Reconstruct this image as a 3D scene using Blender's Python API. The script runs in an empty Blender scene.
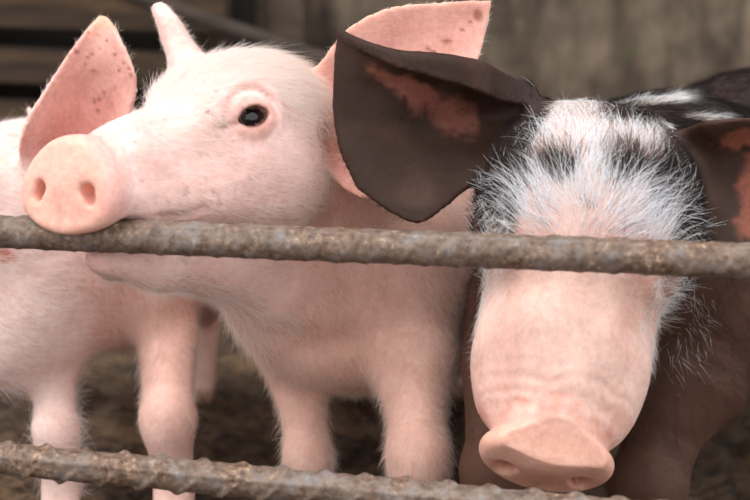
import bpy, math, random, time
import numpy as np
import openvdb
from mathutils import Matrix, Vector, kdtree

T0 = time.time()
random.seed(4)
RNG = np.random.default_rng(11)
SC = bpy.context.scene
COL = SC.collection

# ------------------------------------------------------------------ camera
CAM_LOC = np.array((0.0, -0.95, 0.386))
CAM_PITCH = math.radians(-10.0)
LENS = 75.0
FPX = 750.0 * LENS / 36.0
cam_data = bpy.data.cameras.new('camera')
cam_data.lens = LENS
cam_data.sensor_width = 36.0
cam_data.clip_start = 0.02
cam_data.dof.use_dof = True
cam_data.dof.focus_distance = 0.935
cam_data.dof.aperture_fstop = 8.0
cam = bpy.data.objects.new('camera', cam_data)
cam.location = CAM_LOC
cam.rotation_euler = (math.pi / 2 + CAM_PITCH, 0, 0)
COL.objects.link(cam)
SC.camera = cam
FWD = np.array((0, math.cos(CAM_PITCH), math.sin(CAM_PITCH)))
UPV = np.array((0, -math.sin(CAM_PITCH), math.cos(CAM_PITCH)))
RGT = np.array((1.0, 0, 0))

# ------------------------------------------------------------------ world, sun, exposure
world = bpy.data.worlds.new('overcast_sky')
SC.world = world
world.use_nodes = True
wn = world.node_tree.nodes
bgn = wn['Background']
bgn.inputs[0].default_value = (0.93, 0.965, 1.0, 1)
bgn.inputs[1].default_value = 1.42
sun_d = bpy.data.lights.new('sun', 'SUN')
sun_d.energy = 1.9
sun_d.angle = math.radians(38)
sun_d.color = (1.0, 0.975, 0.95)
sun = bpy.data.objects.new('sun', sun_d)
sun.rotation_euler = Vector((0.38, 0.36, -1.0)).to_track_quat('-Z', 'Y').to_euler()
sun.location = (-1, -1.5, 3)
COL.objects.link(sun)
SC.view_settings.view_transform = 'Standard'
SC.view_settings.look = 'None'
SC.view_settings.gamma = 1.0
SC.view_settings.use_curve_mapping = False
SC.view_settings.exposure = 0.27


# ------------------------------------------------------------------ helpers
def P(px, py, d):
    """photo pixel + distance along the view axis (m) -> world point"""
    return CAM_LOC + d * (FWD + RGT * ((px - 375.0) / FPX) + UPV * ((250.0 - py) / FPX))


def proj(p):
    q = p - CAM_LOC
    d = q @ FWD
    return 375.0 + FPX * (q @ RGT) / d, 250.0 - FPX * (q @ UPV) / d, d


def lin(r, g, b):
    c = np.array((r, g, b), float) / 255.0
    return np.where(c <= 0.04045, c / 12.92, ((c + 0.055) / 1.055) ** 2.4)


def lin4(r, g, b):
    return (*[float(x) for x in lin(r, g, b)], 1.0)


def sstep(a, b, x):
    t = np.clip((x - a) / (b - a), 0, 1)
    return t * t * (3 - 2 * t)


def tag(o, label=None, cat=None, group=None, kind=None):
    if label: o['label'] = label
    if cat: o['category'] = cat
    if group: o['group'] = group
    if kind: o['kind'] = kind
    return o


def mesh_obj(name, verts, faces, mat, parent=None, smooth=True):
    me = bpy.data.meshes.new(name)
    if isinstance(faces, (list, tuple)):
        me.from_pydata([tuple(v) for v in verts], [], faces)
    else:
        n, k = faces.shape
        me.vertices.add(len(verts))
        me.vertices.foreach_set('co', np.ascontiguousarray(verts, np.float32).ravel())
        me.loops.add(n * k)
        me.loops.foreach_set('vertex_index', np.ascontiguousarray(faces, np.int32).ravel())
        me.polygons.add(n)
        me.polygons.foreach_set('loop_start', np.arange(0, n * k, k, dtype=np.int32))
        me.update(calc_edges=True)
    if smooth:
        me.polygons.foreach_set('use_smooth', np.ones(len(me.polygons), bool))
    me.materials.append(mat)
    o = bpy.data.objects.new(name, me)
    COL.objects.link(o)
    if parent is not None:
        o.parent = parent
    return o


def noise3(p, scale, seed=0):
    """smooth value noise 0..1 on points (N,3)"""
    q = p * scale + 1000.0 + seed * 17.31
    i = np.floor(q).astype(np.int64)
    f = q - i
    f = f * f * (3 - 2 * f)
    out = np.zeros(len(p))
    for dx in (0, 1):
        for dy in (0, 1):
            for dz in (0, 1):
                h = (i[:, 0] + dx) * 374761393 + (i[:, 1] + dy) * 668265263 + (i[:, 2] + dz) * 2147483647 + seed * 1442695041
                h = (h ^ (h >> 13)) * 1274126177
                h = (h ^ (h >> 16)) & 0xffff
                w = (f[:, 0] if dx else 1 - f[:, 0]) * (f[:, 1] if dy else 1 - f[:, 1]) * (f[:, 2] if dz else 1 - f[:, 2])
                out += w * (h / 65535.0)
    return out


# ------------------------------------------------------------------ materials
class NT:
    def __init__(self, name):
        self.m = bpy.data.materials.new(name)
        self.m.use_nodes = True
        self.t = self.m.node_tree
        self.b = self.t.nodes['Principled BSDF']

    def n(self, kind, **kw):
        nd = self.t.nodes.new(kind)
        for k, v in kw.items():
            if k.startswith('i_'):
                key = k[2:]
                nd.inputs[int(key) if key.isdigit() else key.replace('_', ' ')].default_value = v
            else:
                setattr(nd, k, v)
        return nd

    def l(self, a, b):
        self.t.links.new(a, b)

    def ramp(self, src, stops):
        r = self.n('ShaderNodeValToRGB')
        e = r.color_ramp.elements
        while len(e) < len(stops):
            e.new(0.5)
        for el, (p, c) in zip(e, stops):
            el.position = p
            el.color = c
        self.l(src, r.inputs[0])
        return r.outputs[0]

    def noise(self, scale, detail=4, rough=0.55, vec=None, dist=0.0):
        nd = self.n('ShaderNodeTexNoise')
        nd.inputs['Scale'].default_value = scale
        nd.inputs['Detail'].default_value = detail
        nd.inputs['Roughness'].default_value = rough
        nd.inputs['Distortion'].default_value = dist
        if vec is not None:
            self.l(vec, nd.inputs['Vector'])
        return nd.outputs[0]

    def mix(self, fac, a, b, mode='MIX'):
        nd = self.n('ShaderNodeMix', data_type='RGBA', blend_type=mode)
        for sock, v in ((nd.inputs[0], fac), (nd.inputs[6], a), (nd.inputs[7], b)):
            if hasattr(v, 'default_value') or hasattr(v, 'is_linked'):
                self.l(v, sock)
            else:
                sock.default_value = v
        return nd.outputs[2]

    def bump(self, height, strength, dist, normal=None):
        nd = self.n('ShaderNodeBump')
        nd.inputs['Strength'].default_value = strength
        nd.inputs['Distance'].default_value = dist
        self.l(height, nd.inputs['Height'])
        if normal is not None:
            self.l(normal, nd.inputs['Normal'])
        return nd.outputs[0]


def mat_skin():
    g = NT('pig_skin')
    at = g.n('ShaderNodeAttribute', attribute_name='skin')
    tc = g.n('ShaderNodeTexCoord').outputs['Object']
    n1 = g.noise(45, 5, 0.6, tc)
    v1 = g.ramp(n1, [(0.3, (0.86, 0.80, 0.78, 1)), (0.7, (1.06, 1.08, 1.08, 1))])
    c = g.mix(1.0, at.outputs['Color'], v1, 'MULTIPLY')
    n2 = g.noise(260, 4, 0.6, tc)
    v2 = g.ramp(n2, [(0.3, (0.90, 0.86, 0.84, 1)), (0.65, (1.04, 1.04, 1.04, 1))])
    c = g.mix(1.0, c, v2, 'MULTIPLY')
    g.l(c, g.b.inputs['Base Color'])
    g.b.inputs['Roughness'].default_value = 0.62
    g.b.inputs['Specular IOR Level'].default_value = 0.2
    g.b.inputs['Subsurface Weight'].default_value = 0.25
    g.b.inputs['Subsurface Radius'].default_value = (1.0, 0.35, 0.2)
    g.b.inputs['Subsurface Scale'].default_value = 0.006
    n3 = g.noise(900, 3, 0.6, tc)
    bm = g.bump(n2, 0.35, 0.0012)
    bm = g.bump(n3, 0.25, 0.0005, bm)
    g.l(bm, g.b.inputs['Normal'])
    return g.m


def mat_fur():
    g = NT('pig_bristles')
    at = g.n('ShaderNodeAttribute', attribute_name='hair_color')
    g.l(at.outputs['Color'], g.b.inputs['Base Color'])
    g.b.inputs['Roughness'].default_value = 0.5
    g.b.inputs['Specular IOR Level'].default_value = 0.12
    tr = g.n('ShaderNodeBsdfTranslucent')
    g.l(at.outputs['Color'], tr.inputs[0])
    mx = g.n('ShaderNodeMixShader')
    mx.inputs[0].default_value = 0.35
    g.l(g.b.outputs[0], mx.inputs[1])
    g.l(tr.outputs[0], mx.inputs[2])
    g.l(mx.outputs[0], g.t.nodes['Material Output'].inputs[0])
    return g.m


def mat_eye(iris, pupil, name='pig_eye'):
    g = NT(name)
    tc = g.n('ShaderNodeTexCoord').outputs['Object']
    sep = g.n('ShaderNodeSeparateXYZ')
    g.l(tc, sep.inputs[0])
    nz = g.noise(900, 3, 0.6, tc)
    # local z = gaze direction, unit sphere scaled
    a = g.n('ShaderNodeMath', operation='MULTIPLY')
    g.l(sep.outputs[2], a.inputs[0]); a.inputs[1].default_value = 100.0
    c = g.ramp(a.outputs[0], [(0.0, lin4(150, 135, 125)), (0.30, lin4(120, 100, 90)), (0.36, iris), (0.80, iris), (0.86, pupil), (1.0, pupil)])
    g.l(c, g.b.inputs['Base Color'])
    g.b.inputs['Roughness'].default_value = 0.25
    g.b.inputs['Coat Weight'].default_value = 0.7
    g.b.inputs['Specular IOR Level'].default_value = 0.25
    g.b.inputs['Coat Roughness'].default_value = 0.03
    return g.m


def mat_rust():
    g = NT('rusty_steel')
    tc = g.n('ShaderNodeTexCoord').outputs['Object']
    n1 = g.noise(120, 6, 0.7, tc)
    c = g.ramp(n1, [(0.28, lin4(52, 42, 38)), (0.42, lin4(98, 80, 70)), (0.52, lin4(126, 107, 94)), (0.62, lin4(122, 116, 116)), (0.75, lin4(184, 170, 156))])
    n2 = g.noise(34, 5, 0.65, tc)
    f2 = g.ramp(n2, [(0.42, (0, 0, 0, 1)), (0.62, (1, 1, 1, 1))])
    n4 = g.noise(300, 3, 0.6, tc)
    dark = g.ramp(n4, [(0.35, lin4(76, 56, 46)), (0.6, lin4(136, 108, 88)), (0.75, lin4(196, 170, 140))])
    c = g.mix(f2, c, dark)
    g.l(c, g.b.inputs['Base Color'])
    g.b.inputs['Roughness'].default_value = 0.62
    g.b.inputs['Metallic'].default_value = 0.15
    bm = g.bump(n1, 0.6, 0.0012)
    bm = g.bump(n4, 0.5, 0.0006, bm)
    g.l(bm, g.b.inputs['Normal'])
    return g.m


def mat_ground():
    g = NT('dark_soil')
    tc = g.n('ShaderNodeTexCoord').outputs['Object']
    n1 = g.noise(9, 6, 0.6, tc)
    c = g.ramp(n1, [(0.3, lin4(52, 38, 27)), (0.5, lin4(86, 65, 47)), (0.7, lin4(124, 98, 72))])
    n2 = g.noise(70, 5, 0.65, tc)
    v = g.ramp(n2, [(0.36, (0.25, 0.22, 0.2, 1)), (0.5, (0.85, 0.83, 0.8, 1)), (0.7, (1.25, 1.2, 1.1, 1))])
    c = g.mix(1.0, c, v, 'MULTIPLY')
    g.l(c, g.b.inputs['Base Color'])
    g.b.inputs['Roughness'].default_value = 0.9
    g.l(g.bump(n2, 0.9, 0.008), g.b.inputs['Normal'])
    return g.m


def mat_wall():
    g = NT('stained_concrete')
    tc = g.n('ShaderNodeTexCoord').outputs['Object']
    mp = g.n('ShaderNodeMapping')
    mp.inputs['Scale'].default_value = (9, 9, 1.6)
    g.l(tc, mp.inputs[0])
    n1 = g.noise(1.6, 6, 0.65, mp.outputs[0], 0.4)
    c = g.ramp(n1, [(0.28, lin4(70, 59, 49)), (0.45, lin4(112, 98, 84)), (0.6, lin4(138, 122, 106)), (0.75, lin4(160, 146, 128))])
    n2 = g.noise(7, 5, 0.6, tc)
    v = g.ramp(n2, [(0.32, (0.5, 0.47, 0.44, 1)), (0.62, (1.15, 1.12, 1.08, 1))])
    c = g.mix(1.0, c, v, 'MULTIPLY')
    n5 = g.noise(26, 5, 0.6, tc)
    v = g.ramp(n5, [(0.35, (0.72, 0.7, 0.68, 1)), (0.6, (1.12, 1.1, 1.08, 1))])
    c = g.mix(1.0, c, v, 'MULTIPLY')
    n3 = g.noise(4.5, 3, 0.5, tc)
    f = g.ramp(n3, [(0.64, (0, 0, 0, 1)), (0.74, (1, 1, 1, 1))])
    c = g.mix(f, c, lin4(104, 108, 74))
    g.l(c, g.b.inputs['Base Color'])
    g.b.inputs['Roughness'].default_value = 0.92
    g.l(g.bump(n2, 0.5, 0.01), g.b.inputs['Normal'])
    return g.m


def mat_wood(name, dark, mid, light):
    g = NT(name)
    tc = g.n('ShaderNodeTexCoord').outputs['Object']
    mp = g.n('ShaderNodeMapping')
    mp.inputs['Scale'].default_value = (2, 18, 18)
    g.l(tc, mp.inputs[0])
    n1 = g.noise(2.5, 6, 0.65, mp.outputs[0], 0.6)
    c = g.ramp(n1, [(0.3, dark), (0.52, mid), (0.75, light)])
    g.l(c, g.b.inputs['Base Color'])
    g.b.inputs['Roughness'].default_value = 0.85
    g.l(g.bump(n1, 0.5, 0.004), g.b.inputs['Normal'])
    return g.m


M_SKIN, M_FUR, M_RUST = mat_skin(), mat_fur(), mat_rust()
M_EYE = mat_eye(lin4(44, 30, 26), lin4(6, 5, 6))
M_GROUND, M_WALL = mat_ground(), mat_wall()
M_WOOD = mat_wood('weathered_wood', lin4(28, 19, 12), lin4(66, 48, 32), lin4(104, 80, 54))
M_WOOD2 = mat_wood('grey_post_wood', lin4(70, 57, 46), lin4(104, 88, 73), lin4(136, 120, 104))
M_GAP_SHADE = mat_wood('gap_shade_wood', lin4(10, 7, 5), lin4(24, 18, 13), lin4(38, 29, 21))  # shade between the partition boards, put into a near-black wood colour
M_ROOF = mat_wood('roof_boards', lin4(40, 32, 26), lin4(66, 54, 44), lin4(88, 74, 62))


# ------------------------------------------------------------------ setting
def build_floor():
    nx, ny = 420, 400
    xs = np.linspace(-1, 1, nx)
    xs = 1.3 * xs + 1.7 * xs ** 5
    ys = np.concatenate([np.linspace(-3.2, -.35, 40, endpoint=False), np.linspace(-.35, 1.7, ny - 40)])
    X, Y = np.meshgrid(xs, ys, indexing='ij')
    p = np.stack([X.ravel(), Y.ravel(), np.zeros(X.size)], 1)
    z = (noise3(p, 9, 1) - .5) * .012 + (noise3(p, 28, 2) - .5) * .010 + (noise3(p, 60, 3) - .5) * .012 + (noise3(p, 130, 4) - .5) * .008
    p[:, 2] = z - 0.010
    i = np.arange(nx * ny).reshape(nx, ny)
    f = np.stack([i[:-1, :-1], i[1:, :-1], i[1:, 1:], i[:-1, 1:]], -1).reshape(-1, 4)
    tag(mesh_obj('floor', p, f, M_GROUND), 'dark brown trampled soil floor of the pig pen', kind='structure')


def box(name, c, s, mat, parent=None, rot=None, bevel=0.0):
    import bmesh
    bm = bmesh.new()
    bmesh.ops.create_cube(bm, size=1.0)
    for v in bm.verts:
        v.co = Vector((v.co.x * s[0], v.co.y * s[1], v.co.z * s[2]))
    if bevel:
        bmesh.ops.bevel(bm, geom=bm.edges[:], offset=bevel, segments=2, affect='EDGES')
    me = bpy.data.meshes.new(name)
    bm.to_mesh(me); bm.free()
    me.materials.append(mat)
    o = bpy.data.objects.new(name, me)
    o.location = c
    if rot is not None:
        o.rotation_euler = rot
    COL.objects.link(o)
    if parent is not None:
        o.parent = parent
    return o


build_floor()
WALL_Y = 1.60
tag(box('wall_back', (0.0, WALL_Y + 0.06, 0.95), (6.0, 0.12, 1.94), M_WALL), 'grey brown stained concrete wall behind the pigs', kind='structure')


def tube(name, pts, rad, mat, parent=None, seg=16):
    pts = [np.array(p, float) for p in pts]
    verts, faces = [], []
    for i, p in enumerate(pts):
        t = pts[min(i + 1, len(pts) - 1)] - pts[max(i - 1, 0)]
        t /= np.linalg.norm(t)
        a = np.cross(t, (0, 0, 1.0)) if abs(t[2]) < .9 else np.cross(t, (1.0, 0, 0))
        a /= np.linalg.norm(a)
        b = np.cross(a, t)
        for k in range(seg):
            w = 2 * math.pi * k / seg
            verts.append(p + rad * (a * math.cos(w) + b * math.sin(w)))
    for i in range(len(pts) - 1):
        for k in range(seg):
            k2 = (k + 1) % seg
            faces.append((i * seg + k, i * seg + k2, (i + 1) * seg + k2, (i + 1) * seg + k))
    faces.append(tuple(range(seg))[::-1])
    faces.append(tuple((len(pts) - 1) * seg + k for k in range(seg)))
    return mesh_obj(name, verts, faces, mat, parent)


def build_stall():
    """timber partition on the left, behind the pigs"""
    root = bpy.data.objects.new('timber_partition', None)
    COL.objects.link(root)
    yb = 1.30
    root.location = (-0.6, yb, 0)
    tag(root, 'dark weathered timber partition of horizontal boards behind the two pink pigs', 'partition')

    def at(px, py, y):
        d0 = P(px, py, 1.0) - CAM_LOC
        return CAM_LOC + d0 * ((y - CAM_LOC[1]) / d0[1])
    # horizontal boards: (pixel rows top, bottom), slightly sloped
    rows = [(-66, -32, -.005), (-16, 24, -.010), (42, 78, .0), (96, 136, .006), (150, 192, .0), (206, 250, .004)]
    for r0, r1, dy in rows:
        a, b = at(-60, r0, yb + dy), at(-60, r1, yb + dy)
        z0, z1 = b[2], a[2]
        bd = box('board', (-0.10, dy, 0.5 * (z0 + z1)), (0.98, 0.03, z1 - z0), M_WOOD, root, (0, math.radians(random.uniform(1.5, 3.0)), 0), 0.003)
    for px in (-40, 210):
        c = at(px, 60, yb + .05)
        box('post', (c[0] + 0.6, 0.05, 0.35), (0.06, 0.05, 0.76), M_WOOD, root, None, 0.004)
    # near-black sheet behind the boards, its colour stands in for shade in the gaps
    box('gap_shade_board', (-0.1, .10, .36), (1.05, .02, .72), M_GAP_SHADE, root)
    # paler upright post at the partition's end
    c = at(285, 30, WALL_Y - .10)
    tag(box('wooden_post', (c[0], c[1], 0.46), (0.055, 0.055, 0.92), M_WOOD2, None, None, 0.005),
        'pale upright wooden post standing at the end of the dark timber partition', 'post')
    # leaning pipe in front of the partition
    a, b = at(60, -30, 1.16), at(330, 62, 1.10)
    d = (b - a)
    tag(tube('leaning_pole', [a - d * .25, a, b, b + d * 1.65], .011, M_ROOF),
        'thin dark round pole slanting across the timber partition', 'pole')


build_stall()
# unseen cover added above the back of the pen to keep daylight off the background
added_shade_roof = box('added_shade_roof', (0.0, 1.5, 1.97), (6.0, 1.7, 0.04), M_ROOF, None, (math.radians(-6), 0, 0))
tag(added_shade_roof, 'unseen board cover added over the back of the pen to shade the background', kind='structure')


# ------------------------------------------------------------------ reinforcing bars
def rebar(name, a, b, r, rib_pitch, label, phase=0.0, seed=0, rib_h=.0011, lean_k=.75, roll=.9, rib_w=.0016):
    a, b = np.array(a), np.array(b)
    L = np.linalg.norm(b - a)
    t = (b - a) / L
    n1 = np.cross(t, (0, 0, 1.0)); n1 /= np.linalg.norm(n1)
    n2 = np.cross(n1, t)
    ns, na = int(L / 0.0013), 52
    s = np.linspace(0, L, ns)
    w = np.linspace(0, 2 * math.pi, na, endpoint=False)
    S, W = np.meshgrid(s, w, indexing='ij')
    # crescent ribs: two families, one on each half, slanted; height fades to the longitudinal ribs
    half = (W < math.pi)
    ww = np.where(half, W, W - math.pi)
    lean = np.where(half, 1.0, -1.0)
    u = (S + lean * (ww - math.pi / 2) * r * lean_k + phase + np.where(half, 0, rib_pitch * .5)) / rib_pitch
    du = np.abs(u - np.round(u)) * rib_pitch
    hgt = rib_h * np.sin(np.clip(ww, 0, math.pi)) ** 0.8
    rib = hgt * np.exp(-(du / rib_w) ** 2)
    dl = np.minimum(np.minimum(np.abs(W - 0), np.abs(W - 2 * math.pi)), np.abs(W - math.pi)) * r
    lng = 0.0010 * np.exp(-(dl / 0.0016) ** 2)
    p0 = np.stack([S.ravel(), np.cos(W.ravel()) * r, np.sin(W.ravel()) * r], 1)
    nz = ((noise3(p0, 160, 5 + seed) - .5) * .0011 + (noise3(p0, 420, 9 + seed) - .5) * .0006).reshape(S.shape)
    R = r - 0.0006 + np.maximum(rib, lng) + nz
    pts = a + S[..., None] * t + R[..., None] * (np.cos(W + roll)[..., None] * n1 + np.sin(W + roll)[..., None] * n2)
    i = np.arange(ns * na).reshape(ns, na)
    j = np.roll(i, -1, 1)
    f = np.stack([i[:-1], j[:-1], j[1:], i[1:]], -1).reshape(-1, 4)
    o = mesh_obj(name, pts.reshape(-1, 3), f, M_RUST)
    tag(o, label, 'bar', 'steel bars of the pen')
    return o


def line_ext(a, b, x):
    return a + (b - a) * ((x - a[0]) / (b[0] - a[0]))


BT0, BT1 = P(0, 231.5, 0.878), P(750, 261, 0.800)
BB0, BB1 = P(0, 458.5, 0.872), P(500, 505, 0.822)
BAR_R = 0.0098
rebar('steel_bar', line_ext(BT0, BT1, -0.75), line_ext(BT0, BT1, 0.70), BAR_R, 0.0165,
      'upper rusty ribbed steel bar, gripped in the mouth of the pink pig', .003, 0, .0006)
rebar('steel_bar', line_ext(BB0, BB1, -0.75), line_ext(BB0, BB1, 0.70), BAR_R * .96, 0.0225,
      'lower rusty ribbed steel bar, just under the spotted pig\'s snout', .008, 3, .0021, .95, .42, .0019)


# ------------------------------------------------------------------ implicit-surface sculpting
class Sculpt:
    """signed distance field on a grid that is fine (and even) where the head is, coarser elsewhere"""
    def __init__(self, lo, hi, flo, fhi, h=0.0016, grow=1.10, hmax=0.0050):
        self.h = h
        self.ax = []
        self.off = []
        for k in range(3):
            n = int(math.ceil((fhi[k] - flo[k]) / h))
            fine = list(flo[k] + h * np.arange(n + 1))
            left, s, x = [], h, flo[k]
            while x > lo[k]:
                s = min(s * grow, hmax); x -= s; left.append(x)
            right, s, x = [], h, fine[-1]
            while x < hi[k]:
                s = min(s * grow, hmax); x += s; right.append(x)
            self.ax.append(np.array(left[::-1] + fine + right))
            self.off.append((len(left), len(left) + len(fine)))
        self.D = np.full([len(a) for a in self.ax], 0.05, np.float32)

    def block(self, lo, hi):
        sl, ar = [], []
        for k in range(3):
            i0 = max(0, np.searchsorted(self.ax[k], lo[k]) - 1)
            i1 = min(len(self.ax[k]), np.searchsorted(self.ax[k], hi[k]) + 1)
            if i1 <= i0: i0, i1 = 0, 1
            sl.append(slice(i0, i1))
            shp = [1, 1, 1]; shp[k] = -1
            ar.append(self.ax[k][i0:i1].astype(np.float32).reshape(shp))
        return tuple(sl), ar

    def _apply(self, sl, d, k, op):
        a = self.D[sl]
        if op == 'add':
            if k > 0:
                hh = np.maximum(k - np.abs(a - d), 0) / k
                self.D[sl] = np.minimum(a, d) - hh * hh * k * .25
            else:
                self.D[sl] = np.minimum(a, d)
        else:
            d = -d
            if k > 0:
                hh = np.maximum(k - np.abs(a - d), 0) / k
                self.D[sl] = np.maximum(a, d) + hh * hh * k * .25
            else:
                self.D[sl] = np.maximum(a, d)

    def ell(self, c, r, R=None, k=.01, op='add'):
        c, r = np.asarray(c, float), np.asarray(r, float)
        R = np.eye(3) if R is None else R
        ext = np.sqrt((R ** 2) @ (r ** 2)) + k + .012
        sl, (X, Y, Z) = self.block(c - ext, c + ext)
        X, Y, Z = X - np.float32(c[0]), Y - np.float32(c[1]), Z - np.float32(c[2])
        R = R.astype(np.float32)
        q = [X * R[0, i] + Y * R[1, i] + Z * R[2, i] for i in range(3)]
        r = r.astype(np.float32)
        k0 = np.sqrt((q[0] / r[0]) ** 2 + (q[1] / r[1]) ** 2 + (q[2] / r[2]) ** 2)
        k1 = np.sqrt((q[0] / r[0] ** 2) ** 2 + (q[1] / r[1] ** 2) ** 2 + (q[2] / r[2] ** 2) ** 2) + 1e-6
        d = k0 * (k0 - 1) / k1
        self._apply(sl, d, k, op)

    def cone(self, a, b, ra, rb, k=.01, op='add', flat=None):
        """tapered capsule a->b"""
        a, b = np.asarray(a, float), np.asarray(b, float)
        m = max(ra, rb) + k + .012
        sl, (X, Y, Z) = self.block(np.minimum(a, b) - m, np.maximum(a, b) + m)
        ba = (b - a).astype(np.float32)
        L2 = float(ba @ ba) + 1e-12
        X, Y, Z = X - np.float32(a[0]), Y - np.float32(a[1]), Z - np.float32(a[2])
        t = np.clip((X * ba[0] + Y * ba[1] + Z * ba[2]) / L2, 0, 1)
        d = np.sqrt((X - t * ba[0]) ** 2 + (Y - t * ba[1]) ** 2 + (Z - t * ba[2]) ** 2) - (ra + (rb - ra) * t)
        self._apply(sl, d, k, op)

    def chain(self, pts, k=.01, kk=None):
        for (a, ra), (b, rb) in zip(pts[:-1], pts[1:]):
            self.cone(a, b, ra, rb, k)

    def custom(self, lo, hi, fn, k=.005, op='add'):
        sl, (X, Y, Z) = self.block(lo, hi)
        self._apply(sl, fn(X, Y, Z).astype(np.float32), k, op)

    def modify(self, lo, hi, fn):
        sl, (X, Y, Z) = self.block(lo, hi)
        self.D[sl] = self.D[sl] + fn(X, Y, Z).astype(np.float32)

    def groove(self, pts, axis, amp, w, half=.05):
        """press a soft crease along a polyline, measured across the given axis"""
        pts = [np.array(p, float) for p in pts]
        axis = np.array(axis, float) / np.linalg.norm(axis)
        A = np.array(pts)
        lo, hi = A.min(0) - half, A.max(0) + half

        def fn(X, Y, Z):
            best = None
            for p, q in zip(pts[:-1], pts[1:]):
                d = q - p
                d = d - axis * (d @ axis)
                x, y, z = X - p[0], Y - p[1], Z - p[2]
                al = x * axis[0] + y * axis[1] + z * axis[2]
                t = np.clip((x * d[0] + y * d[1] + z * d[2]) / (d @ d), 0, 1)
                x, y, z = x - al * axis[0] - t * d[0], y - al * axis[1] - t * d[1], z - al * axis[2] - t * d[2]
                e = np.exp(-(x * x + y * y + z * z) / w ** 2) * np.exp(-(al / (half * .8)) ** 4)
                best = e if best is None else np.maximum(best, e)
            return amp * best
        self.modify(lo, hi, fn)

    def mesh_part(self, v, quads, k=.006):
        """smooth-union a closed mesh (lies in the fine region)"""
        h = self.h
        hw = 7.0
        o = np.array([self.ax[i][self.off[i][0]] for i in range(3)])
        n = [self.off[i][1] - self.off[i][0] for i in range(3)]
        tr = openvdb.createLinearTransform(voxelSize=h)
        g = openvdb.FloatGrid.createLevelSetFromPolygons((v - o).astype(np.float32), quads=quads.astype(np.uint32), transform=tr, halfWidth=hw)
        arr = np.full(n, hw * h, np.float32)
        g.copyToArray(arr, ijk=(0, 0, 0))
        sl = tuple(slice(*self.off[i]) for i in range(3))
        a = self.D[sl]
        hh = np.maximum(k - np.abs(a - arr), 0) / k
        near = arr < hw * h * .98
        self.D[sl] = np.where(near, np.minimum(a, arr) - hh * hh * k * .25, a)

    def polygonize(self):
        g = openvdb.FloatGrid(0.012)
        g.copyFromArray(np.clip(self.D, -.012, .012))
        pts, tris, quads = g.convertToPolygons(isovalue=0.0, adaptivity=0.0)
        out = np.empty((len(pts), 3))
        for k in range(3):
            out[:, k] = np.interp(pts[:, k], np.arange(len(self.ax[k])), self.ax[k])
        return out, tris, quads


def catmull(rows, n):
    """(R,C,3) -> (n,C,3) along the first axis"""
    R = len(rows)
    ext = np.concatenate([2 * rows[:1] - rows[1:2], rows, 2 * rows[-1:] - rows[-2:-1]])
    t = np.linspace(0, R - 1, n)
    i = np.minimum(t.astype(int), R - 2)
    f = (t - i).reshape(-1, *([1] * (rows.ndim - 1)))
    p0, p1, p2, p3 = ext[i], ext[i + 1], ext[i + 2], ext[i + 3]
    return .5 * (2 * p1 + (p2 - p0) * f + (2 * p0 - 5 * p1 + 4 * p2 - p3) * f ** 2 + (3 * p1 - p0 - 3 * p2 + p3) * f ** 3)


class Ear:
    def __init__(self, rows, d0, t_base=.0032, t_edge=.0017):
        """rows: base->tip, each a list of (px, py, depth offset in cm) from one edge to the other"""
        g = np.array([[P(a, b, d0 + c * .01) for a, b, c in r] for r in rows])
        g = catmull(g, 44)
        g = catmull(g.transpose(1, 0, 2), 34).transpose(1, 0, 2)
        self.mid = g
        du = np.gradient(g, axis=0)
        dv = np.gradient(g, axis=1)
        n = np.cross(du, dv)
        n /= np.linalg.norm(n, axis=2, keepdims=True) + 1e-12
        view = CAM_LOC - g.mean((0, 1))
        if (n.mean((0, 1)) @ view) < 0:
            n = -n
        self.nrm = n
        a, b = g.shape[:2]
        v = np.linspace(0, 1, a)[:, None]
        u = np.linspace(-1, 1, b)[None, :]
        self.v = np.repeat(v, b, 1)
        self.u = np.repeat(u, a, 0)
        th = (t_base * (1 - v) ** .7 + t_edge * 1.15 * (1 - (1 - v) ** .7)) * (1 - .5 * np.abs(u) ** 3)
        th = np.maximum(th, t_edge * .8)
        th[-1] *= .8
        fr, bk = g + n * th[..., None], g - n * th[..., None]
        i = np.arange(a * b).reshape(a, b)
        N = a * b
        q = [np.stack([i[:-1, :-1], i[1:, :-1], i[1:, 1:], i[:-1, 1:]], -1).reshape(-1, 4)]
        q.append(q[0][:, ::-1] + N)
        loop = np.concatenate([i[0, :-1], i[:-1, -1], i[-1, :0:-1], i[:0:-1, 0]])
        nx = np.roll(loop, -1)
        q.append(np.stack([loop, loop + N, nx + N, nx], -1))
        self.quads = np.concatenate(q)
        self.verts = np.concatenate([fr.reshape(-1, 3), bk.reshape(-1, 3)])

    def query(self, pts):
        """per point: distance to the ear sheet, v (base->tip), |u| , side (+ inner)"""
        flat = self.mid.reshape(-1, 3)
        lo, hi = flat.min(0) - .012, flat.max(0) + .012
        cand = np.where(np.all((pts > lo) & (pts < hi), 1))[0]
        dist = np.full(len(pts), 1.0)
        idx = np.zeros(len(pts), int)
        for s in range(0, len(cand), 3000):
            c = cand[s:s + 3000]
            p = pts[c].astype(np.float32)
            d2 = ((p[:, None, :] - flat[None].astype(np.float32)) ** 2).sum(2)
            j = d2.argmin(1)
            dist[c] = np.sqrt(d2[np.arange(len(c)), j])
            idx[c] = j
        return dist, self.v.ravel()[idx], self.u.ravel()[idx], self.nrm.reshape(-1, 3)[idx]


class Frame:
    """local cm coordinates: X forward, Y left, Z up"""
    def __init__(self, origin, f, l, s):
        f = np.array(f, float); f /= np.linalg.norm(f)
        l = np.array(l, float); l -= f * (l @ f); l /= np.linalg.norm(l)
        self.R = np.stack([f, l, np.cross(f, l)], 1)
        self.o = np.array(origin, float)
        self.s = s * .01

    def w(self, *p):
        return self.o + self.R @ (np.array(p, float) * self.s)

    def loc(self, pts):
        return (pts - self.o) @ self.R / self.s


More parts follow.
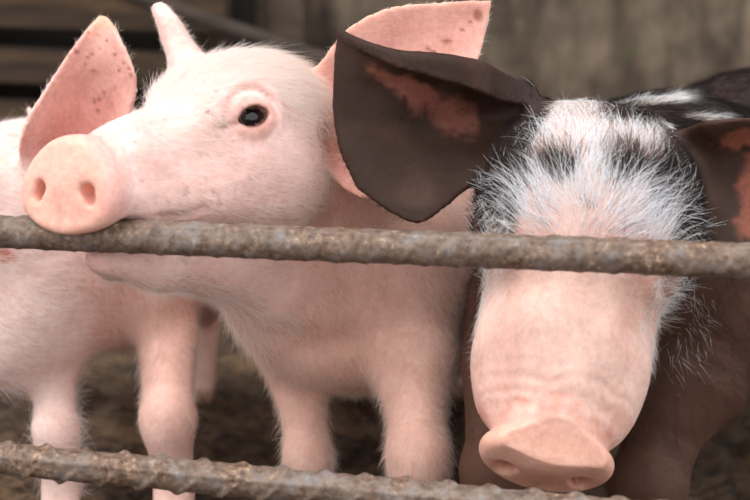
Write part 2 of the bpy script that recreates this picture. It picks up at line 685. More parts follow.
def rot_axes(yaw=0, pitch=0, roll=0):
    cy, sy = math.cos(yaw), math.sin(yaw)
    cp, sp = math.cos(pitch), math.sin(pitch)
    cr, sr = math.cos(roll), math.sin(roll)
    Rz = np.array(((cy, -sy, 0), (sy, cy, 0), (0, 0, 1)))
    Ry = np.array(((cp, 0, sp), (0, 1, 0), (-sp, 0, cp)))
    Rx = np.array(((1, 0, 0), (0, cr, -sr), (0, sr, cr)))
    return Rz @ Ry @ Rx


def yaw_axes(theta, pitch, roll=0):
    """theta 0 = facing the camera, 90 = facing picture left; pitch up positive"""
    th, ph = math.radians(theta), math.radians(pitch)
    f = np.array((-math.sin(th) * math.cos(ph), -math.cos(th) * math.cos(ph), math.sin(ph)))
    l = np.array((math.cos(th), -math.sin(th), 0.0))
    u = np.cross(f, l)
    r = math.radians(roll)
    return f, l * math.cos(r) + u * math.sin(r)


def sculpt_head(S, F, o):
    """o: options"""
    s = F.s
    W = F.w
    R = F.R

    def E(c, r, k=.8, op='add', Rl=None):
        S.ell(W(*c), np.array(r) * s, R if Rl is None else R @ Rl, k * s, op)

    def C(a, b, ra, rb, k=.8, op='add'):
        S.cone(W(*a), W(*b), ra * s, rb * s, k * s, op)
    mw = o.get('muzzle', 1.0)
    cc, cr = o.get('cran', ((-2.6, 0, .95), (5.3, 4.7, 4.15)))
    E(cc, cr, 1.5)                       # cranium
    for y in (-1, 1):
        ck = o.get('cheek', ((-1.8, 2.6, -2.0), (4.6, 2.8, 3.7)))
        E((ck[0][0], y * ck[0][1], ck[0][2]), ck[1], 1.4)        # cheeks
        E((.2, y * 2.9, 2.0), (2.2, 1.2, 1.2), 1.6)             # brow
    C((-.5, 0, -.2), (6.0, 0, -1.55), o.get('face', 4.0), 2.75 * mw, 2.2)        # face
    C((6.0, 0, -1.55), (8.9, 0, -1.95), 2.75 * mw, o.get('tip', 2.42), 1.2)     # muzzle
    for y in (-1, 1):
        C((1.5, y * 1.9, -3.0), (8.2, y * (1.45 * mw), -2.95), 1.9, 1.25, 1.0)   # upper lip
    if o.get('wide'):
        for y in (-1, 1):
            E((6.8, y * 2.2, -2.2), (2.6, 1.5, 1.7), 1.4)
            C((1.0, y * 2.0, -1.2), (6.0, y * 1.9, -2.0), 1.8, 1.5, 1.2)
    if o.get('jaw', True):
        C((-1.5, 0, -3.6), (6.8, 0, -4.6), 2.7, 1.35, 1.0)
        for y in (-1, 1):                                         # mouth line
            C((2.0, y * 3.0, -4.3), (8.6, y * 1.6, -4.15), .14, .14, .35, 'sub')
    # snout disc
    dy, dp, dr = o.get('disc', (0, 0, 0))
    Rl = rot_axes(dy, dp, dr)
    dc = np.array(o.get('disc_c', (10.9, 0, -2.15)))
    dw, dh = o.get('disc_r', (3.05, 2.75))
    egg = o.get('egg', .07)
    dt = o.get('disc_t', (.12, .50))
    Rw = R @ Rl
    cw = W(*dc)

    def disc(X, Y, Z):
        X, Y, Z = X - cw[0], Y - cw[1], Z - cw[2]
        q = [(X * Rw[0, i] + Y * Rw[1, i] + Z * Rw[2, i]) / s for i in range(3)]
        # slightly egg-shaped rim, bulging top
        zz = q[2] / dh
        yy = q[1] / (dw * (1 - egg * np.clip(zz, -1.4, 1.4)))
        rad = (np.sqrt(zz ** 2 + yy ** 2 + 1e-9) - 1) * (.5 * (dw + dh)) + dt[1] + .03
        ax = np.abs(q[0] + .03 * q[1] ** 2) - dt[0]
        dd = np.minimum(np.maximum(rad, ax), 0) + np.sqrt(np.maximum(rad, 0) ** 2 + np.maximum(ax, 0) ** 2) - dt[1]
        return dd * s
    S.custom(cw - 5 * s, cw + 5 * s, disc, o.get('disc_k', .75) * s)

    def dl(*p):
        return tuple(dc + Rl @ np.array(p, float))
    for y in (-1, 1):
        nz = o.get('nostril_z', 0)
        C(dl(.95, y * 1.70, .20 + nz), dl(-1.4, y * 1.3, -.15 + nz), .43, .38, .30, 'sub')
        C(dl(.95, y * 1.95, -.35 + nz), dl(-.7, y * 1.5, -.45 + nz), .28, .28, .30, 'sub')
    E(dl(.85, 0, -2.4), (.45, .22, .9), .4, 'sub', Rl)            # philtrum notch
    # eyes
    ey = o.get('eye', (.35, 3.45, 1.35))
    er = o.get('eye_r', .93)
    eyes = []
    for y in (1, -1):
        e = np.array((ey[0], y * ey[1], ey[2]))
        g = np.array(o.get('gaze', (.42, .88, .16))) * (1, y, 1)
        g /= np.linalg.norm(g)
        fx = np.array((1.0, 0, 0)); fx -= g * (g @ fx); fx /= np.linalg.norm(fx)
        uz = np.cross(g, fx) * (1 if np.cross(g, fx)[2] > 0 else -1)
        E(e, (er + .34, er + .28, er + .32), 1.3)
        ew, rx, rz = W(*e), (R @ fx), (R @ uz)
        gw = R @ g

        def folds(X, Y, Z):
            X, Y, Z = (X - ew[0]) / s, (Y - ew[1]) / s, (Z - ew[2]) / s
            a = X * rx[0] + Y * rx[1] + Z * rx[2]
            b = X * rz[0] + Y * rz[1] + Z * rz[2]
            c = X * gw[0] + Y * gw[1] + Z * gw[2]
            b2 = b - .22
            rho = np.sqrt((a - .05) ** 2 + b2 ** 2) + 1e-6
            sn = b2 / rho
            up = np.clip(sn * 1.2 + .45, 0, 1)
            r2 = np.sqrt(a ** 2 + b ** 2) + 1e-6
            lo = np.clip(-b / r2 + .15, 0, 1)
            g1 = .26 * np.exp(-((rho - 1.50) / .17) ** 2) * up - .20 * np.exp(-((rho - 2.05) / .34) ** 2) * up - .10 * np.exp(-((rho - 1.08) / .2) ** 2) * up
            g2 = .07 * np.exp(-((r2 - 1.50) / .16) ** 2) * lo
            cor = .24 * np.exp(-((b + .34 + .20 * (a - 1)) / .15) ** 2) * np.clip((a - .7) / .3, 0, 1) * np.clip((2.4 - a) / .8, 0, 1)
            return (g1 + g2 + cor) * np.clip(c / .3, 0, 1) * s
        S.modify(ew - 3 * s, ew + 3 * s, folds)

        def cut(X, Y, Z):
            X, Y, Z = (X - ew[0]) / s, (Y - ew[1]) / s, (Z - ew[2]) / s
            a = X * rx[0] + Y * rx[1] + Z * rx[2]
            b = X * rz[0] + Y * rz[1] + Z * rz[2]
            c = X * gw[0] + Y * gw[1] + Z * gw[2]
            b = b + .10 * a
            up = np.sqrt(a ** 2 + (b + .50) ** 2) - 1.08 * er / .92
            dn = np.sqrt(a ** 2 + (b - .50) ** 2) - 1.08 * er / .92
            lens = np.maximum(up, dn)
            rr = np.sqrt(X ** 2 + Y ** 2 + Z ** 2)
            return np.maximum(np.maximum(lens, (er - .02) - rr), -c) * s
        S.custom(ew - 2.2 * s, ew + 2.2 * s, cut, .16 * s, 'sub')
        eyes.append((ew, gw, rx, rz, er * s))
    return eyes


def leg(S, top, knee, foot, rt, rk, rf, k=.018):
    """fore leg: shoulder/elbow -> carpus -> cloven foot on the ground"""
    top, knee, foot = map(np.array, (top, knee, foot))
    mid = top * .45 + knee * .55
    S.cone(top, mid, rt, rk * 1.02, k)
    S.cone(mid, knee, rk * .98, rk, .003)
    S.ell(knee + (0, -.002, 0), (rk * 1.0, rk * 1.10, rk * 1.3), None, .003)
    pas = foot + (0, .004, .030)
    S.cone(knee, pas, rk * .92, rf, .010)
    for sx in (-1, 1):
        S.cone(pas + (sx * rf * .25, 0, 0), foot + (sx * rf * .55, -.010, .008), rf * .72, rf * .62, .006)
    for sx in (-1, 1):
        S.cone(pas + (sx * rf * .5, .008, .008), pas + (sx * rf * .7, .016, -.008), .0055, .004, .004)


def hind_leg(S, hip, stifle, hock, foot, r=(.045, .034, .017, .013)):
    S.cone(hip, stifle, r[0], r[1], .03)
    S.cone(stifle, hock, r[1], r[2], .015)
    pas = np.array(foot) + (0, .004, .028)
    S.cone(hock, pas, r[2], r[3], .01)
    for sx in (-1, 1):
        S.cone(pas + (sx * r[3] * .25, 0, 0), np.array(foot) + (sx * r[3] * .55, -.009, .008), r[3] * .72, r[3] * .62, .006)


def make_eye(F, e, parent, mat):
    ew, gw, rx, rz, r = e
    nu, nv = 24, 32
    verts = [(0, 0, r)]
    for i in range(1, nu):
        a = math.pi * i / nu
        for j in range(nv):
            b = 2 * math.pi * j / nv
            verts.append((r * math.sin(a) * math.cos(b), r * math.sin(a) * math.sin(b), r * math.cos(a) + (.06 * r * max(0, math.cos(a)) ** 4)))
    verts.append((0, 0, -r))
    faces = [(0, 1 + j, 1 + (j + 1) % nv) for j in range(nv)]
    for i in range(nu - 2):
        for j in range(nv):
            a, b = 1 + i * nv + j, 1 + i * nv + (j + 1) % nv
            faces.append((a, a + nv, b + nv, b))
    last = len(verts) - 1
    faces += [(last, last - nv + (j + 1) % nv, last - nv + j) for j in range(nv)]
    o = mesh_obj('eye', verts, faces, mat, parent)
    M = Matrix.Identity(4)
    y = np.cross(gw, rx)
    for k, v in enumerate((rx, y, gw)):
        for i in range(3):
            M[i][k] = v[i]
    for i in range(3):
        M[i][3] = ew[i]
    o.matrix_world = M
    return o


# ------------------------------------------------------------------ fur
def fur(name, V, tri, vn, n, density, length, flow, color, parent, rad=.00009, lift=.45, jitter=.35, npts=5, droop=.25, clump=0.0, seed=1, kind='stuff', color2=None, prob=None):
    """scatter bristles on a triangle mesh; density/length/flow/color are per-vertex arrays"""
    rng = np.random.default_rng(seed)
    a, b, c = V[tri[:, 0]], V[tri[:, 1]], V[tri[:, 2]]
    ar = .5 * np.linalg.norm(np.cross(b - a, c - a), axis=1)
    w = ar * density[tri].mean(1)
    w = w / w.sum()
    t = rng.choice(len(tri), n, p=w)
    r1, r2 = np.sqrt(rng.random(n)), rng.random(n)
    bc = np.stack([1 - r1, r1 * (1 - r2), r1 * r2], 1)

    def at(x):
        y = x[tri[t]]
        return (y * bc.reshape(n, 3, *([1] * (y.ndim - 2)))).sum(1)
    p, nn = at(V), at(vn)
    nn /= np.linalg.norm(nn, axis=1, keepdims=True) + 1e-9
    fl = at(flow)
    if clump:
        ca = np.stack([noise3(p, clump, 21), noise3(p, clump, 22), noise3(p, clump, 23)], 1) - .5
        fl = fl + ca * 1.5
    fl = fl + rng.normal(0, jitter, (n, 3))
    fl -= nn * (fl * nn).sum(1, keepdims=True)
    fl /= np.linalg.norm(fl, axis=1, keepdims=True) + 1e-9
    L = at(length) * rng.uniform(.55, 1.25, n)
    lf = (at(lift) if isinstance(lift, np.ndarray) else lift) * rng.uniform(.5, 1.5, n)
    d = fl + nn * lf[:, None]
    d /= np.linalg.norm(d, axis=1, keepdims=True)
    ts = np.linspace(0, 1, npts)
    bend = rng.normal(0, .16, (n, 3)) + np.array((0, 0, -droop)) + (fl - nn * .5) * .25
    pts = p[:, None] + L[:, None, None] * (ts[None, :, None] * d[:, None] + (ts ** 2)[None, :, None] * bend[:, None])
    pts -= (nn * .0004)[:, None]
    cu = bpy.data.hair_curves.new(name)
    cu.add_curves([npts] * n)
    cu.position_data.foreach_set('vector', pts.astype(np.float32).ravel())
    ra = cu.attributes.new('radius', 'FLOAT', 'POINT')
    prof = (1 - ts ** 1.5 * .88)
    ra.data.foreach_set('value', (rng.uniform(.7, 1.2, n)[:, None] * prof[None] * rad).astype(np.float32).ravel())
    cc = at(color) if isinstance(color, np.ndarray) else color(p, rng)
    if color2 is not None:
        cc = np.where((rng.random(n) < at(prob))[:, None], at(color2), cc)
    ca = cu.attributes.new('hair_color', 'FLOAT_COLOR', 'CURVE')
    ca.data.foreach_set('color', np.concatenate([np.clip(cc, 0, 1), np.ones((n, 1))], 1).astype(np.float32).ravel())
    cu.materials.append(M_FUR)
    o = bpy.data.objects.new(name, cu)
    COL.objects.link(o)
    o.parent = parent
    if kind: o['kind'] = kind
    return o


def finish_body(name, S, parent):
    V, tris, quads = S.polygonize()
    parts = []
    if len(tris): parts.append(tris.astype(np.int64))
    if len(quads):
        q = quads.astype(np.int64)
        parts += [q[:, [0, 1, 2]], q[:, [0, 2, 3]]]
    tri = np.concatenate(parts)
    # vertex normals from the field
    fn = np.cross(V[tri[:, 1]] - V[tri[:, 0]], V[tri[:, 2]] - V[tri[:, 0]])
    vn = np.zeros_like(V)
    for k in range(3):
        np.add.at(vn, tri[:, k], fn)
    vn /= np.linalg.norm(vn, axis=1, keepdims=True) + 1e-12
    # make sure they point outwards
    if (vn * (V - V.mean(0))).sum(1).mean() < 0:
        vn = -vn
        tri = tri[:, ::-1]
    # keep the largest connected piece only
    lab = np.arange(len(V))
    while True:
        m = lab[tri].min(1)
        new = lab.copy()
        for k in range(3):
            np.minimum.at(new, tri[:, k], m)
        new = new[new]
        new = new[new]
        if np.array_equal(new, lab): break
        lab = new
    ids, cnt = np.unique(lab, return_counts=True)
    keep = lab == ids[cnt.argmax()]
    if not keep.all():
        mp = np.cumsum(keep) - 1
        tri = mp[tri[keep[tri].all(1)]]
        V, vn = V[keep], vn[keep]
    o = mesh_obj(name, V, tri, M_SKIN, parent)
    return o, V, tri, vn


def set_skin(o, col):
    a = o.data.attributes.new('skin', 'FLOAT_COLOR', 'POINT')
    a.data.foreach_set('color', np.concatenate([np.clip(col, 0, 1), np.ones((len(col), 1))], 1).astype(np.float32).ravel())


def mixc(a, b, t):
    return a * (1 - t)[:, None] + np.asarray(b) * t[:, None]


def blob(px, py, x, y, rx, ry, ang=0, soft=.35, nz=None):
    c, s = math.cos(math.radians(ang)), math.sin(math.radians(ang))
    dx, dy = px - x, py - y
    u, v = (dx * c + dy * s) / rx, (-dx * s + dy * c) / ry
    r = np.sqrt(u * u + v * v)
    if nz is not None: r = r + nz
    return 1 - sstep(1 - soft, 1 + soft, r)


def root_empty(name, loc):
    e = bpy.data.objects.new(name, None)
    e.location = loc
    COL.objects.link(e)
    return e


def reparent_keep(o, root):
    o.parent = root
    o.matrix_parent_inverse = Matrix.Translation(-Vector(root.location))


WHITE_HAIR = lin(246, 236, 231)
CREAM_HAIR = lin(238, 212, 190)
DARK_HAIR = lin(42, 34, 31)
PINK = lin(238, 198, 189)
PALE = lin(246, 214, 204)
EAR_PINK = lin(238, 176, 162)


def lashes(e, root, spec):
    ew, gw, rx, rz, r = e
    ln, n = spec
    rng = np.random.default_rng(2)
    pts = []
    for k in range(n):
        a = math.pi * (.12 + .76 * (k + rng.random() * .6) / n)
        d0 = gw * .80 + rx * math.cos(a) * .85 + rz * (math.sin(a) * .62)
        p = ew + d0 * r * 1.02
        out = gw * .75 + rx * math.cos(a) * .6 + rz * .25 + rng.normal(0, .12, 3)
        L = ln * rng.uniform(.6, 1.2)
        pts.append([p + out * L * t + (rz * .35 - gw * .1) * L * t * t for t in np.linspace(0, 1, 5)])
    cu = bpy.data.hair_curves.new('eyelashes')
    cu.add_curves([5] * n)
    cu.position_data.foreach_set('vector', np.array(pts, np.float32).ravel())
    ra = cu.attributes.new('radius', 'FLOAT', 'POINT')
    ra.data.foreach_set('value', np.tile(np.linspace(.00010, .00002, 5), n).astype(np.float32))
    ca = cu.attributes.new('hair_color', 'FLOAT_COLOR', 'CURVE')
    ca.data.foreach_set('color', np.tile((*lin(246, 240, 236), 1.0), n).astype(np.float32))
    cu.materials.append(M_FUR)
    o = bpy.data.objects.new('eyelashes', cu)
    COL.objects.link(o)
    reparent_keep(o, root)
    o['kind'] = 'stuff'


def finish_pig(label, S, F, eyes, ears, skin_fn, coats, eye_mat, loc, lash=(.0045, 34)):
    root = root_empty('piglet', loc)
    tag(root, label, 'pig', 'piglets at the bars')
    o, V, tri, vn = finish_body('body', S, root)
    o.matrix_parent_inverse = Matrix.Translation(-Vector(loc))
    em = np.zeros(len(V)); ev = np.zeros(len(V)); eu = np.zeros(len(V)); inner = np.zeros(len(V))
    for E in ears:
        d, v, u, n = E.query(V)
        m = 1 - sstep(.0045, .0085, d)
        m = m * sstep(.06, .2, v)
        b = m > em
        em = np.where(b, m, em); ev = np.where(b, v, ev); eu = np.where(b, u, eu)
        inner = np.where(b, ((n * vn).sum(1) > 0.1).astype(float), inner)
    L = F.loc(V)
    # skin folds across the muzzle behind the disc
    m = sstep(7.2, 8.4, L[:, 0]) * (1 - sstep(9.7, 10.1, L[:, 0])) * sstep(-2.2, -.8, L[:, 2])
    wv = L[:, 0] * 9.5 + .9 * np.abs(L[:, 1]) + (noise3(L, .9, 2) - .5) * 7
    dsp = np.sin(wv) * (.3 + noise3(L, 1.6, 5)) * m * .030
    dsp += (noise3(L, 1.1, 7) - .5) * .06 * (L[:, 0] < 9)
    V = V + vn * (dsp * F.s)[:, None]
    o.data.vertices.foreach_set('co', V.astype(np.float32).ravel())
    px, py, dd = proj(V)
    ctx = dict(V=V, n=vn, L=L, px=px, py=py, d=dd, em=em, ev=ev, eu=eu, inner=inner)
    col = skin_fn(ctx)
    for ew, gw, rx, rz, er in eyes:
        q = (V - ew) / er
        a, b, g = q @ rx, q @ rz, q @ gw
        rho = np.sqrt((a / .80) ** 2 + ((b + .1 * a) / .60) ** 2)
        ring = (1 - sstep(.05, .42, np.abs(rho - 1.0))) * (g > .2) * (np.abs(q).max(1) < 2)
        col = mixc(col, lin(96, 62, 54), ring * .75)
    set_skin(o, col)
    for e in eyes:
        lashes(e, root, lash)
        eo = make_eye(F, e, None, eye_mat)
        reparent_keep(eo, root)
    for args in coats(ctx):
        f = fur(args.pop('name'), V, tri, vn, parent=None, **args)
        reparent_keep(f, root)
    print(label[:30], 'verts', len(V), 't', round(time.time() - T0, 1))
    return root


def ground_pt(px, py, d):
    """the point under P(px,py,d) on the floor"""
    p = P(px, py, d)
    return np.array((p[0], p[1], 0.0))


# ------------------------------------------------------------------ the pink pig biting the bar
def pig_biting():
    f, l = yaw_axes(46, 1.5, 0)
    s = .97
    F = Frame((0, 0, 0), f, l, s)
    F.o = P(252, 117, .890) - F.R @ (np.array((.75, 4.25, 1.5)) * F.s)
    lo, hi = P(0, 250, .9), P(520, 250, 1.3)
    S = Sculpt((-.26, -.13, -.01), (.16, .52, .42), (-.235, -.125, .20), (.10, .12, .405), .0016)
    # trunk
    sh = P(365, 262, 1.09)
    S.ell(sh, (.072, .085, .080), None, .03)
    mid = P(392, 255, 1.24)
    rump = P(412, 235, 1.42)
    S.cone(sh, mid, .076, .083, .05)
    S.cone(mid, rump, .083, .070, .05)
    # neck
    S.cone(F.w(-5.5, -.6, -.6), sh, .043, .070, .03)
    S.cone(P(275, 270, .99), P(330, 300, 1.045), .032, .050, .03)
    S.cone(P(215, 262, .945), P(300, 322, 1.03), .018, .034, .025)     # throat
    print('disc depth', proj(F.w(10.9, 0, -2.3)[None]), 'muzzle', proj(F.w(7, 1.5, -3)[None]))
    # near shoulder and legs
    S.ell(P(412, 290, 1.045), (.032, .040, .055), None, .03)
    kn = P(418, 455, .985)
    leg(S, P(413, 362, 1.02), kn, ground_pt(418, 555, .985) + (0, .012, 0), .0310, .0185, .0135, .012)
    S.ell(P(300, 315, 1.055), (.022, .030, .036), None, .02)
    kn2 = P(308, 455, 1.05)
    leg(S, P(298, 365, 1.06), kn2, ground_pt(308, 540, 1.05) + (0, .012, 0), .0225, .0148, .012, .010)
    S.groove([P(225, 300, .97), P(262, 322, 1.0), P(305, 342, 1.02), P(345, 338, 1.03)], (0, -1, .2), .005, .010, .06)
    # hind legs
    for dx in (-.045, .045):
        h = rump + (dx, .0, -.02)
        st = rump + (dx * 1.25, -.035, -.085)
        hk = np.array((rump[0] + dx * 1.15, rump[1] + .03, .065))
        hind_leg(S, h, st, hk, np.array((rump[0] + dx * 1.15, rump[1] + .005, 0)))
    # head
    eyes = sculpt_head(S, F, dict(jaw=False, disc=(math.radians(22), math.radians(-8), 0), disc_r=(3.2, 2.8), disc_c=(10.75, .2, -2.3), disc_k=1.2, nostril_z=-.35, egg=.20))
    # upper lip behind the disc, resting on the bar
    S.cone(F.w(2.5, 2.2, -3.0), F.w(8.6, .9, -3.6), 1.75 * F.s, 1.2 * F.s, .012)
    # lower jaw, opened round the bar
    jt = P(103, 258, .885)
    S.cone(jt, P(160, 262, .905), .0100, .0150, .008)
    S.cone(P(160, 262, .905), P(235, 258, .955), .0150, .026, .012)
    S.cone(P(112, 262, .905), P(175, 258, .93), .0110, .016, .008)
    # mouth opening where the bar runs through
    a = line_ext(BT0, BT1, -.40); b = line_ext(BT0, BT1, P(178, 240, .88)[0])
    S.cone(a, b, .0108, .0108, .003, 'sub')
    b2 = line_ext(BT0, BT1, .2)
    S.cone(b, b2, .0104, .0104, .002, 'sub')
    S.groove([P(160, 217, .87), P(192, 213, .88), P(200, 206, .89)], (.3, -1, 0), .003, .0022)
    S.groove([F.w(-5.2, 4.5, .3), F.w(-5.9, 4.4, -2.0), F.w(-6.4, 3.8, -4.5), F.w(-6.2, 3.2, -6.4)], F.R[:, 1], .017, .0075, .04)
    S.groove([F.w(-4.9, 4.5, 1.5), F.w(-5.7, 4.4, -1.8)], F.R[:, 1], .005, .004, .04)
    # ears
    near = Ear([
        [(296, 92, 2.6), (298, 110, 2.9), (302, 128, 3.0), (308, 146, 2.9), (318, 164, 2.4)],
        [(318, 66, 1.6), (322, 100, 2.4), (328, 135, 2.6), (336, 168, 2.0), (346, 190, 1.0)],
        [(346, 30, .9), (356, 72, 2.0), (364, 112, 2.3), (370, 155, 1.6), (372, 198, .4)],
        [(386, 9, 1.0), (396, 50, 2.1), (402, 92, 2.4), (404, 132, 1.8), (402, 172, .9)],
        [(430, 3, 1.6), (438, 32, 2.4), (442, 62, 2.6), (442, 92, 2.3), (438, 122, 1.7)],
        [(468, 1, 2.4), (471, 18, 2.9), (473, 38, 3.0), (474, 55, 2.9), (472, 74, 2.5)],
        [(491, 0, 3.2), (491, 4, 3.2), (490, 8, 3.2), (489, 12, 3.2), (488, 17, 3.1)],
    ], .925)
    fx = lambda x, y, d: (x, y, d * 100)
    far = Ear([
        [F_px(F, q) for q in ((-3.0, -2.6, 2.2), (-3.4, -3.0, 2.6), (-4.2, -3.0, 2.6), (-5.0, -2.6, 2.2))],
        [fx(176, 76, .945), fx(186, 66, .937), fx(202, 64, .937), fx(216, 74, .945)],
        [fx(168, 56, .952), fx(176, 49, .943), fx(190, 48, .943), fx(203, 58, .952)],
        [fx(163, 42, .957), fx(170, 37, .948), fx(182, 36, .948), fx(194, 47, .957)],
        [fx(157, 22, .957), fx(162, 17, .950), fx(171, 16, .950), fx(181, 27, .957)],
        [fx(152, 9, .960), fx(155, 5, .957), fx(160, 4, .957), fx(166, 9, .960)],
    ], 0.0)
    for E in (near, far):
        S.mesh_part(E.verts, E.quads, .009)

    def skin(c):
        L, px, py = c['L'], c['px'], c['py']
        V = c['V']
        col = np.tile(PINK, (len(V), 1))
        nz = noise3(V, 40, 3)
        col = mixc(col, PALE, sstep(.35, .7, nz) * .5)
        head = sstep(-6, -3, L[:, 0])
        col = mixc(col, lin(235, 188, 170), (1 - head) * .7)
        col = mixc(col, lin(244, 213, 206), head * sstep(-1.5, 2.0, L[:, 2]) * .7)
        sn = sstep(9.3, 10.6, L[:, 0])
        col = mixc(col, lin(244, 186, 166), sn * .85)
        col = mixc(col, lin(228, 150, 140), sstep(8.2, 9.4, L[:, 0]) * (1 - sn) * .35)
        # eyelids
        for y in (1, -1):
            r = np.linalg.norm((L - np.array((.75, y * 4.2, 1.5))) * (1, 1, 1.2), axis=1)
            col = mixc(col, lin(236, 172, 158), (1 - sstep(.8, 2.2, r)) * .75)
            col = mixc(col, lin(120, 80, 70), (1 - sstep(.75, 1.0, r)) * .55)
        # dirt freckles on the muzzle
        f1 = noise3(V, 300, 8)
        col = mixc(col, lin(176, 150, 134), sstep(.80, .92, f1) * head * (L[:, 0] > 1) * (L[:, 0] < 9) * .5)
        col = mixc(col, lin(186, 160, 144), blob(px, py, 215, 125, 16, 12, 0, .9) * .35 + blob(px, py, 200, 150, 12, 20, 0, .9) * .25)
        for x, y in ((216, 91), (208, 111)):
            col = mixc(col, lin(120, 80, 66), blob(px, py, x, y, 2.0, 1.8, 0, .5) * .8)
        col = mixc(col, EAR_PINK, c['em'] * np.where(px < 260, .3, .35 + .65 * c['inner']))
        col = mixc(col, lin(240, 184, 160), c['em'] * sstep(.75, 1.0, np.abs(c['eu'])) * .4)
        ear = c['em'] * c['inner']
        for x, y, rx, ry in ((447, 41, 5, 2.5), (433, 52, 3, 2), (428, 48, 2.5, 2), (478, 15, 5, 6), (470, 22, 2, 2), (462, 30, 2, 1.5)):
            col = mixc(col, lin(150, 88, 62), ear * blob(px, py, x, y, rx, ry, 0, .5) * .75)
        leg_ = sstep(.12, .06, V[:, 2]) if False else 1 - sstep(.05, .12, V[:, 2])
        col = mixc(col, lin(236, 196, 182), leg_ * .6)
        hoof = 1 - sstep(.012, .02, V[:, 2])
        col = mixc(col, lin(150, 120, 96), hoof)
        return col

    def coats(c):
        L, V, n = c['L'], c['V'], c['n']
        head = sstep(-7, -3, L[:, 0])
        hf = -F.R[:, 0] * 1.0 + F.R[:, 2] * .0
        side = np.sign(L[:, 1])[:, None] * F.R[:, 1][None] * .25
        body = np.array((.25, .55, -.75))
        flow = head[:, None] * (hf[None] + side) + (1 - head)[:, None] * body
        top = sstep(0, 3, L[:, 2]) * sstep(5, -1, L[:, 0]) if False else sstep(0, 3, L[:, 2]) * (1 - sstep(0, 6, L[:, 0]))
        ln = .0055 * head * (1 - sstep(5, 9, L[:, 0])) + .0035 * head + (1 - head) * .0095 + top * head * .004
        neck = sstep(2, -5, L[:, 0]) if False else (1 - sstep(-5, 1, L[:, 0])) * head
        ln = ln + neck * .005
        ln = np.where(c['em'] > .5, .0032 + .0012 * np.abs(c['eu']) ** 3, ln)
        earflow = -F.R[:, 0] * .3 + np.array((.6, .2, .5))
        flow = np.where((c['em'] > .5)[:, None], earflow[None], flow)
        eyeclear = np.ones(len(V))
        for y in (1, -1):
            r = np.linalg.norm(L - np.array((.75, y * 4.2, 1.5)), axis=1)
            eyeclear *= sstep(1.5, 2.3, r)
        dens = np.ones(len(V)) * (1 - sstep(7.5, 9.5, L[:, 0])) * eyeclear
        dens = dens * np.where(c['em'] > .5, np.where(c['inner'] > .5, .25 + .9 * np.abs(c['eu']) ** 4, 1.2), 1.0)
        dens = dens * np.where(V[:, 1] > .25, .25, 1.0) * (.8 + top * head * 2.2)
        dens *= sstep(.02, .04, V[:, 2])
        white = np.tile(WHITE_HAIR, (len(V), 1))
        white = mixc(white, CREAM_HAIR, .15 + (1 - sstep(-9, 0, L[:, 0])) * .45)
        return [dict(name='bristles', n=105000, density=dens, length=ln, flow=flow, color=white, rad=.00007, lift=.42, seed=3)]
    lo = (float(sh[0]), float(sh[1]), 0)
    return finish_pig('pink pig with raised head biting the upper steel bar', S, F, eyes, (near, far), skin, coats, M_EYE, lo)


